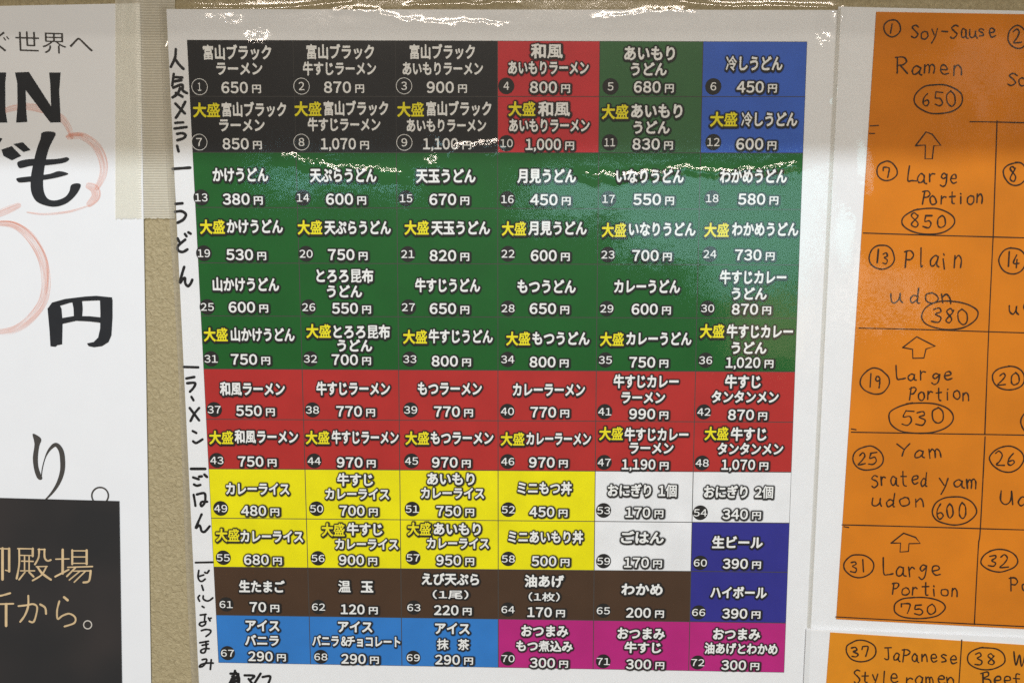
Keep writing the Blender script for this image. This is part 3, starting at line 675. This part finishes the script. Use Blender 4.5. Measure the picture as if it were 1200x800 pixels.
for k, pts in enumerate([[(150, 480), (172, 474), (200, 480), (190, 505), (176, 535), (164, 580), (157, 625), (155, 670), (162, 702), (178, 720), (205, 722), (235, 710), (250, 690), (256, 668), (275, 661), (291, 666), (282, 690), (262, 715), (235, 735), (200, 745), (165, 741), (130, 725), (112, 690), (111, 640), (120, 590), (132, 540), (146, 500)],
            [(62, 587), (80, 578), (120, 573), (170, 575), (215, 572), (240, 567), (249, 574), (235, 585), (200, 592), (150, 597), (110, 598), (85, 604), (68, 605)],
            [(60, 643), (90, 638), (130, 634), (180, 627), (212, 617), (245, 625), (235, 632), (190, 643), (130, 652), (75, 658), (62, 653)]]):
    poly(mb, sc_(pts, 0, 0, s3), hp + .00012 + k * .00001, smooth=True, n=3)
for pts in ([(5, 540), (42, 527), (76, 562), (42, 578), (12, 562)], [(48, 520), (82, 513), (110, 541), (84, 548)], [(-20, 490), (8, 500), (-6, 522)]):
    poly(mb, sc_(pts, 0, 0, s3), hp + .00012)
obj('brushed_lettering', mb.mesh('brushed_lettering'), M['brush'], poster)
mb = MB(); s4 = 3.81
for k, pts in enumerate([[(212, 500), (230, 488), (262, 478), (274, 500), (279, 560), (278, 612), (277, 660), (255, 664), (248, 671), (225, 669), (221, 600)],
            [(215, 498), (232, 474), (290, 458), (380, 447), (430, 444), (500, 451), (501, 475), (440, 464), (370, 467), (310, 475), (262, 490), (230, 500)],
            [(446, 458), (502, 460), (502, 540), (497, 620), (484, 650), (455, 668), (420, 673), (395, 668), (388, 656), (418, 650), (438, 630), (447, 590), (448, 520)],
            [(322, 470), (366, 466), (369, 500), (366, 540), (330, 542), (328, 500)],
            [(272, 544), (330, 534), (400, 535), (450, 540), (450, 564), (400, 558), (340, 555), (272, 570)]]):
    poly(mb, sc_(pts, 0, 230, s4), hp + .00012 + k * .00001)
obj('brushed_yen_mark', mb.mesh('brushed_yen_mark'), M['brush'], poster)
mb = MB(); s25 = 2.5
poly(mb, sc_([(95, 71), (108, 74), (121, 86), (115, 105), (111, 135), (112, 165), (119, 188), (124, 200), (117, 205), (108, 198), (100, 175), (96, 140), (101, 100)], 0, 480, s25), hp + .0001, smooth=True, n=3)
stroke(mb, sc_([(120, 203), (124, 170), (134, 135), (148, 112), (164, 102), (178, 118), (183, 145), (182, 180), (170, 215), (150, 245), (125, 270)], 0, 480, s25), 5.0, hp + .00011, wf=lambda t: .22 + .95 * math.sin(min(1, max(0, (t - .18) / .8)) * math.pi) ** 1.0)
ring = [(117.2 + 9.7 * math.cos(R(a)), 580.4 + 9.7 * math.sin(R(a))) for a in range(0, 360, 15)]
stroke(mb, ring, 1.8, hp + .0001, closed=True, jitter=0)
obj('serif_lettering', mb.mesh('serif_lettering', True), M['grey_print'], poster)
def red(strokes, ox, oy, s, wmul=1.0):
    for pts, w in strokes: stroke(mbr, sc_(pts, ox, oy, s), w / s * wmul * 1.05, hp + .00003, wf=lambda t: .35 + .65 * math.sin(t * math.pi) ** .5)
mbr = MB()
red([([(-20, 415), (40, 392), (110, 386), (190, 408), (235, 440), (262, 500)], 26), ([(240, 497), (290, 490), (340, 520), (370, 575), (372, 630), (345, 685)], 30),
     ([(310, 667), (340, 680), (345, 710), (315, 742)], 32), ([(325, 740), (250, 763), (160, 772), (95, 765)], 8), ([(-20, 778), (20, 760), (75, 738)], 26), ([(236, 494), (262, 484), (300, 487)], 12)], 0, 0, s3)
red([([(-30, 120), (60, 128), (130, 180), (185, 270), (205, 370), (190, 470), (130, 550), (60, 596), (-20, 606)], 40), ([(-30, 115), (60, 118), (140, 165), (200, 260), (214, 350), (205, 440)], 10)], 0, 230, s4)
obj('red_marker_outline', mbr.mesh('red_marker_outline', True), M['red'], poster)

# black card stuck over the poster
HCARD = HP + .0006
card = thing('black_card', 'black card with gold lettering stuck over the lower part of the white poster', 'card')
sheet('card_face', ((-140, 579.5), (139.5, 587), (143.5, 860), (-140, 860)), HCARD, .0004, M['card'], card)
mb = MB(); s6 = 6.154; hc = HCARD + .00008
gold = [([(-10, 76), (70, 78)], 9), ([(66, 76), (66, 240)], 17), ([(66, 238), (40, 232)], 9), ([(18, 75), (18, 298)], 19),
        ([(128, 76), (240, 78)], 10), ([(236, 76), (236, 130)], 16), ([(138, 124), (235, 126)], 8), ([(138, 78), (138, 190), (120, 292)], 14), ([(155, 166), (240, 168)], 9),
        ([(177, 132), (177, 235)], 10), ([(210, 132), (210, 235)], 10), ([(148, 236), (250, 236)], 9), ([(180, 246), (137, 300)], 11), ([(210, 246), (242, 278)], 13),
        ([(275, 82), (325, 82)], 9), ([(282, 80), (278, 140), (252, 190)], 13), ([(321, 82), (322, 140), (342, 164), (366, 158)], 14), ([(262, 206), (340, 204)], 9),
        ([(335, 206), (300, 265), (235, 306)], 12), ([(272, 210), (305, 255), (367, 300)], 15),
        ([(402, 152), (498, 150)], 9), ([(452, 84), (452, 255)], 17), ([(398, 278), (495, 228)], 13), ([(521, 88), (521, 188)], 15), ([(625, 88), (625, 188)], 16), ([(520, 92), (625, 92)], 9),
        ([(520, 136), (625, 136)], 8), ([(520, 182), (625, 182)], 8), ([(488, 211), (667, 205)], 10), ([(545, 212), (482, 276)], 12), ([(530, 238), (655, 236)], 9), ([(654, 236), (642, 308), (602, 320)], 15),
        ([(575, 240), (500, 302)], 10), ([(615, 240), (535, 318)], 10),
        ([(74, 397), (20, 412), (-10, 418)], 13), ([(-10, 476), (97, 473)], 11), ([(44, 476), (44, 632)], 19),
        ([(133, 490), (190, 484), (240, 476), (268, 500), (255, 575), (238, 606), (212, 600)], 13), ([(204, 416), (203, 490), (180, 555), (146, 603)], 14), ([(290, 478), (325, 502), (332, 545)], 15),
        ([(462, 426), (488, 448)], 17), ([(428, 455), (412, 520), (416, 582), (450, 560), (500, 545), (542, 572), (535, 612), (465, 637)], 13)]
for pts, w in gold: stroke(mb, sc_(pts, 0, 630, s6), w / s6, hc, jitter=.12, curve=len(pts) > 2)
ring = [(0 + (632 + 29 * math.cos(R(a))) / s6, 630 + (625 + 29 * math.sin(R(a))) / s6) for a in range(0, 360, 20)]
stroke(mb, ring, 1.3, hc, mi=1, closed=True, jitter=0)
obj('gold_lettering', mb.mesh('gold_lettering', True), [M['gold'], M['pale_gold']], card)

# ------------------------------------------------------------------ ribbed tape between poster and menu
tape = thing('tape_strip', 'wide translucent ribbed tape strip joining the poster edge to the wall', 'tape')
mb = MB(); xs = [135 + 70 * i / 60 for i in range(61)]; yy = [-20 + 4 * j for j in range(70)]
vs = []
for j, y in enumerate(yy):
    for i, x in enumerate(xs):
        e = min(1, max(0, (x - 160) / 8)); h = .00155 * (1 - e) + .0008 * e + .00012 * noise.noise(Vector((x * .12, y * .04, 4)))
        jx = (2.6 * noise.noise(Vector((y * .25, 0, 2))) if i == 0 else 0); jy = (2.2 * noise.noise(Vector((x * .3, 9, 2))) if j == 69 else 0)
        vs.append(P(x + jx, y + jy, h))
mb.add(vs, [(j * 61 + i, (j + 1) * 61 + i, (j + 1) * 61 + i + 1, j * 61 + i + 1) for j in range(69) for i in range(60)])
tm = mb.mesh('tape_film'); ra = tm.attributes.new('rib', 'FLOAT', 'POINT')
ra.data.foreach_set('value', [min(1, max(.06, (xs[k % 61] - 160) / 6)) for k in range(len(vs))]); tm.polygons.foreach_set('use_smooth', [True] * len(tm.polygons))
obj('tape_film', tm, M['tape'], tape)

# ------------------------------------------------------------------ right-hand handwritten sheets
UP = {'S': [[(.75, .9), (.4, 1), (.1, .8), (.4, .55), (.7, .3), (.4, .02), (.05, .12)]], 'R': [[(.1, 0), (.12, 1)], [(.0, .95), (.5, 1), (.7, .78), (.5, .55), (.15, .5)], [(.3, .5), (.75, 0)]],
      'L': [[(.12, 1), (.08, .05), (.4, .02), (.8, .08)]], 'P': [[(.1, 0), (.18, 1)], [(.0, .92), (.5, 1), (.75, .78), (.5, .52), (.15, .48)]], 'Y': [[(.0, 1), (.35, .55)], [(.75, 1), (.4, .5), (.25, 0)]],
      'J': [[(.2, 1), (.8, 1)], [(.5, 1), (.5, .15), (.25, 0), (.05, .15)]], 'B': [[(.1, 0), (.15, 1)], [(.0, .97), (.55, 1), (.6, .75), (.15, .55), (.65, .45), (.7, .12), (.05, .02)]], 'U': [[(.05, 1), (.05, .3), (.3, .02), (.6, .2), (.7, 1)], [(.7, .9), (.75, .0)]],
      'o': [[(.4, .6), (.1, .45), (.12, .1), (.45, 0), (.72, .2), (.65, .52), (.4, .6)]], 'y': [[(.05, .6), (.3, .2)], [(.65, .62), (.4, .1), (.1, -.35)]], '-': [[(.1, .35), (.7, .35)]],
      'a': [[(.62, .5), (.35, .6), (.08, .35), (.15, .05), (.4, .05), (.62, .3), (.64, .55), (.62, .1), (.8, .0)]], 'u': [[(.08, .6), (.1, .15), (.35, .02), (.6, .25), (.65, .6), (.64, .2), (.78, .0)]],
      's': [[(.6, .52), (.3, .6), (.12, .42), (.45, .28), (.5, .08), (.1, .02)]], 'e': [[(.1, .3), (.6, .36), (.5, .6), (.2, .55), (.08, .25), (.3, .0), (.68, .1)]],
      'm': [[(.05, .58), (.08, 0)], [(.08, .4), (.3, .6), (.42, .4), (.42, .02)], [(.42, .4), (.62, .6), (.78, .4), (.8, 0)]], 'n': [[(.08, .6), (.1, 0)], [(.1, .38), (.4, .62), (.62, .4), (.64, 0)]],
      'r': [[(.12, .6), (.14, 0)], [(.14, .35), (.35, .58), (.6, .52)]], 'g': [[(.6, .5), (.3, .62), (.1, .42), (.3, .22), (.58, .4), (.62, .55), (.6, -.1), (.35, -.32), (.08, -.18)]],
      'G': [[(.6, .55), (.3, .66), (.1, .45), (.5, .3), (.6, .02), (.3, -.12), (.05, .0)]],
      't': [[(.35, .9), (.32, .1), (.55, .0)], [(.05, .58), (.65, .6)]], 'i': [[(.3, .55), (.32, 0)], [(.32, .82), (.34, .78)]], 'l': [[(.3, 1), (.28, .05), (.4, 0)]],
      'd': [[(.58, .45), (.3, .58), (.08, .3), (.25, .02), (.6, .25)], [(.62, 1), (.6, .1), (.74, 0)]], 'p': [[(.12, .6), (.08, -.35)], [(.1, .45), (.4, .62), (.64, .4), (.45, .1), (.12, .12)]],
      'f': [[(.65, .95), (.4, .98), (.32, .7), (.3, 0)], [(.08, .55), (.6, .57)]], 'w': [[(.02, .6), (.2, .0), (.42, .5), (.62, 0), (.82, .6)]], 'k': [[(.1, 1), (.1, 0)], [(.6, .6), (.12, .3), (.65, 0)]],
      '0': [[(.4, 1), (.1, .7), (.12, .2), (.4, 0), (.7, .25), (.68, .75), (.4, 1)]], '1': [[(.4, 1), (.38, 0)]], '2': [[(.1, .8), (.4, 1), (.65, .75), (.4, .35), (.05, .02), (.75, .05)]],
      '3': [[(.1, .9), (.5, .98), (.6, .75), (.25, .55), (.65, .35), (.5, .03), (.05, .08)]], '4': [[(.45, 1), (.05, .35), (.8, .35)], [(.55, .65), (.5, 0)]], '5': [[(.2, .98), (.12, .55), (.5, .6), (.68, .3), (.45, .02), (.05, .1)], [(.2, .98), (.72, 1)]],
      '6': [[(.5, 1), (.15, .6), (.1, .2), (.38, 0), (.65, .2), (.5, .45), (.15, .35)]], '7': [[(.12, .95), (.1, .65)], [(.12, .95), (.7, .95), (.6, .4), (.5, 0)]],
      '8': [[(.6, .85), (.35, 1), (.12, .78), (.6, .3), (.4, 0), (.1, .2), (.55, .7), (.62, .88)]], '9': [[(.6, .7), (.35, .55), (.1, .75), (.3, 1), (.6, .85), (.58, .4), (.45, 0)]]}
PEN = 1.7
def word(mb, s, x0, x1, base, cap, crop, h, dy=0., w=None):
    ox, oy, sc = crop; n = len(s); wd = (x1 - x0) / n
    for i, ch in enumerate(s):
        if ch == ' ': continue
        gx = x0 + i * wd + random.uniform(-.09, .09) * wd; by = base + dy * i / max(n - 1, 1) + random.uniform(-.08, .08) * cap; hs = random.uniform(.86, 1.1)
        ws = random.uniform(.88, 1.14); sl = random.uniform(-.12, .16); rt = random.uniform(-.12, .08); q = lambda: random.uniform(-.035, .035)
        for st in UP[ch]:
            stroke(mb, [(ox + (gx + (px_ * ws + py_ * sl + q()) * wd) / sc, oy + (by - (py_ + (px_ - .4) * rt + q()) * cap * hs) / sc) for px_, py_ in st], w or PEN, h, taper=False, jitter=.25)
def loop(mb, cx, cy, rx, ry, crop, h):
    ox, oy, sc = crop; a0 = random.uniform(-2.2, -1.4)
    pts = []
    for k in range(15):
        a = a0 - k * 2 * math.pi / 13.6; e = 1 + .10 * noise.noise(Vector((k * .5, cx, cy)))
        pts.append((ox + (cx + rx * e * math.cos(a)) / sc, oy + (cy + ry * e * math.sin(a)) / sc))
    stroke(mb, pts, PEN, h, jitter=.12)
def sheet_film(parent, left, right, ys, seed, vcr=(), blobs=()):
    return film(parent, left, right, ys, 3.0, [], blobs, h=HR + .0008, seed=seed, h_amp=.00016, vcreases=vcr)
HR = .0021
K1, K2, K3 = (940, 0, 2.857), (940, 260, 2.857), (940, 520, 2.857)
upper = thing('handwritten_menu_sheet', 'laminated orange handwritten English menu, upper and larger of the two at right', 'menu', 'orange handwritten menus')
sheet('paper', ((982.5, 8), (1330, 16), (1330, 758), (942.5, 744)), HR - .0003, .0003, M['paper'], upper)
sheet('orange_paper', ((1027, 14), (1320, 19), (1320, 743), (980, 725)), HR, .00015, M['orange'], upper)
hr = HR + .00012
# ruled lines
mb = MB()
def rule(c, *pts): stroke(mb, [(c[0] + x / c[2], c[1] + y / c[2]) for x, y in pts], 1.3, hr, jitter=.15)
rule(K1, (562, 408), (650, 409), (1100, 420)); rule(K1, (228, 422), (256, 420)); rule(K1, (225, 447), (243, 447))
rule(K1, (205, 780), (450, 788), (743, 796), (1100, 806)); rule(K2, (190, 355), (400, 360), (743, 371), (1100, 380)); rule(K2, (165, 703), (450, 708), (743, 713), (1100, 722)); rule(K2, (165, 692), (181, 695))
rule(K3, (135, 270), (400, 277), (743, 287), (1100, 296)); rule(K3, (140, 276), (156, 279))
rule(K1, (653, 405), (640, 795)); rule(K2, (640, 45), (625, 370), (612, 710)); rule(K3, (613, -25), (597, 283), (590, 350), (577, 603))
rule(K3, (113, 578), (300, 588), (577, 602), (900, 618))
obj('ruled_lines', mb.mesh('ruled_lines', True), M['pen'], upper)
def entry(parent, items, h=hr):
    mb = MB()
    for it in items:
        if it[0] == 'w': word(mb, *it[1:7], h, *(it[7:]))
        elif it[0] == 'o': loop(mb, *it[1:6], h)
        elif it[0] == 'n': _, s, cx, cy, wd, hh, c = it; word(mb, s, cx - wd / 2, cx + wd / 2, cy + hh / 2, hh, c, h)
        elif it[0] == 'a': c = it[2]; stroke(mb, [(c[0] + x / c[2], c[1] + y / c[2]) for x, y in it[1]], PEN, h, curve=False, jitter=.15)
    return obj('handwritten_entry', mb.mesh('handwritten_entry', True), M['pen'], parent)
entry(upper, [('o', 302, 95, 28, 28, K1), ('n', '1', 302, 95, 30, 34, K1), ('w', 'Soy-Sause', 367, 658, 130, 47, K1, -8), ('w', 'Ramen', 312, 556, 248, 50, K1, 0),
              ('o', 456, 333, 81, 49, K1), ('n', '650', 460, 331, 122, 50, K1)])
entry(upper, [('a', [(380, 488), (415, 442), (436, 450), (465, 488), (441, 488), (436, 532), (412, 532), (413, 486), (380, 488)], K1), ('o', 284, 573, 34, 32, K1), ('n', '7', 286, 573, 36, 34, K1),
              ('w', 'Large', 348, 532, 610, 52, K1), ('w', 'Portion', 398, 612, 683, 46, K1), ('o', 423, 740, 88, 44, K1), ('n', '850', 425, 739, 132, 46, K1)])
entry(upper, [('o', 267, 118, 43, 40, K2), ('n', '13', 268, 118, 54, 42, K2), ('w', 'Plain', 343, 545, 153, 60, K2), ('w', 'udon', 298, 518, 274, 54, K2), ('o', 493, 312, 94, 48, K2), ('n', '380', 500, 316, 135, 48, K2)])
entry(upper, [('a', [(337, 420), (384, 384), (446, 416), (415, 425), (408, 455), (371, 456), (370, 426), (337, 420)], K2), ('o', 244, 533, 48, 43, K2), ('n', '19', 244, 533, 50, 42, K2),
              ('w', 'Large', 316, 515, 528, 44, K2), ('w', 'Portion', 358, 568, 595, 42, K2), ('o', 397, 655, 110, 52, K2), ('n', '530', 404, 652, 150, 52, K2)])
entry(upper, [('o', 221, 48, 51, 40, K3), ('n', '25', 221, 50, 72, 44, K3), ('w', 'Yam', 318, 472, 44, 50, K3), ('w', 'Grated', 230, 428, 137, 50, K3), ('w', 'yam', 463, 590, 145, 50, K3), ('w', 'udon', 230, 422, 207, 48, K3),
              ('o', 510, 223, 75, 47, K3), ('n', '600', 505, 224, 112, 48, K3)])
entry(upper, [('a', [(298, 331), (340, 298), (380, 312), (396, 332), (358, 333), (356, 359), (328, 361), (330, 331), (298, 331)], K3), ('o', 190, 408, 50, 38, K3), ('n', '31', 192, 408, 64, 40, K3),
              ('w', 'Large', 273, 472, 440, 52, K3), ('w', 'Portion', 300, 532, 503, 44, K3, 8), ('o', 392, 548, 88, 36, K3), ('n', '750', 395, 550, 130, 38, K3)])
entry(upper, [('o', 722, 125, 32, 38, K1), ('n', '2', 722, 125, 34, 44, K1), ('w', 'Soy', 690, 800, 286, 42, K1)])
entry(upper, [('o', 715, 582, 40, 38, K1), ('n', '8', 714, 582, 34, 46, K1)])
entry(upper, [('o', 705, 130, 45, 44, K2), ('n', '14', 706, 128, 58, 46, K2), ('w', 'udon', 690, 890, 305, 56, K2)])
entry(upper, [('o', 692, 522, 54, 40, K2), ('n', '20', 694, 522, 74, 42, K2), ('o', 790, 670, 58, 46, K2)])
entry(upper, [('o', 687, 50, 56, 43, K3), ('n', '26', 688, 50, 76, 46, K3), ('w', 'Udon', 663, 890, 205, 50, K3)])
entry(upper, [('o', 661, 390, 60, 38, K3), ('n', '32', 662, 390, 78, 42, K3), ('w', 'Portion', 700, 960, 492, 44, K3)])
yr = steps(6, 738, 5, [])
sheet_film(upper, lambda y: 986 - (y - 12) * .0535, lambda y: 1325, yr, 5., vcr=[([(988, 12), (984, 60), (982, 110)], .0006, 2.5, 2, .4)],
           blobs=[(1005, 235, 12, 40, .3, .06), (1020, 360, 40, 30, .6, .0), (1000, 240, 14, 60, .5, .02), (1150, 100, 22, 40, .2, .03), (1060, 60, 40, 10, .4, .03), (1170, 250, 20, 30, .3, .04)])

lower = thing('handwritten_menu_sheet', 'laminated orange handwritten English menu at the bottom right, only its top shows', 'menu', 'orange handwritten menus')
sheet('paper', ((945, 736), (1330, 753), (1330, 880), (938, 880)), HR + .0012, .0003, M['paper'], lower)
sheet('orange_paper', ((973, 740.5), (1320, 763), (1320, 880), (962, 880)), HR + .00145, .00015, M['orange2'], lower)
h2 = HR + .00156
mb = MB(); rule_h = h2
stroke(mb, [(940 + 535 / 2.857, 520 + 655 / 2.857), (940 + 522 / 2.857, 520 + 850 / 2.857)], 1.3, h2, jitter=.15)
obj('ruled_lines', mb.mesh('ruled_lines', True), M['pen'], lower)
entry(lower, [('o', 198, 692, 50, 36, K3), ('n', '37', 200, 692, 68, 38, K3), ('w', 'JaPanese', 272, 528, 722, 42, K3, 10), ('w', 'Style', 170, 330, 800, 44, K3), ('w', 'ramen', 345, 520, 803, 44, K3)], h2)
entry(lower, [('o', 616, 717, 63, 38, K3), ('n', '38', 618, 717, 82, 40, K3), ('w', 'with', 705, 860, 748, 46, K3) if 'h' in UP else ('w', 'w', 706, 752, 746, 66, K3), ('w', 'Beef', 603, 745, 806, 46, K3)], h2)
o = film(lower, lambda y: 945 - (y - 735) * .05, lambda y: 1325, steps(738, 870, 4, []), 3.0, [([(942, 741), (1100, 748), (1325, 757)], .0004, 2.0, 0, .1)], [], h=HR + .0021, seed=8., h_amp=.0001)
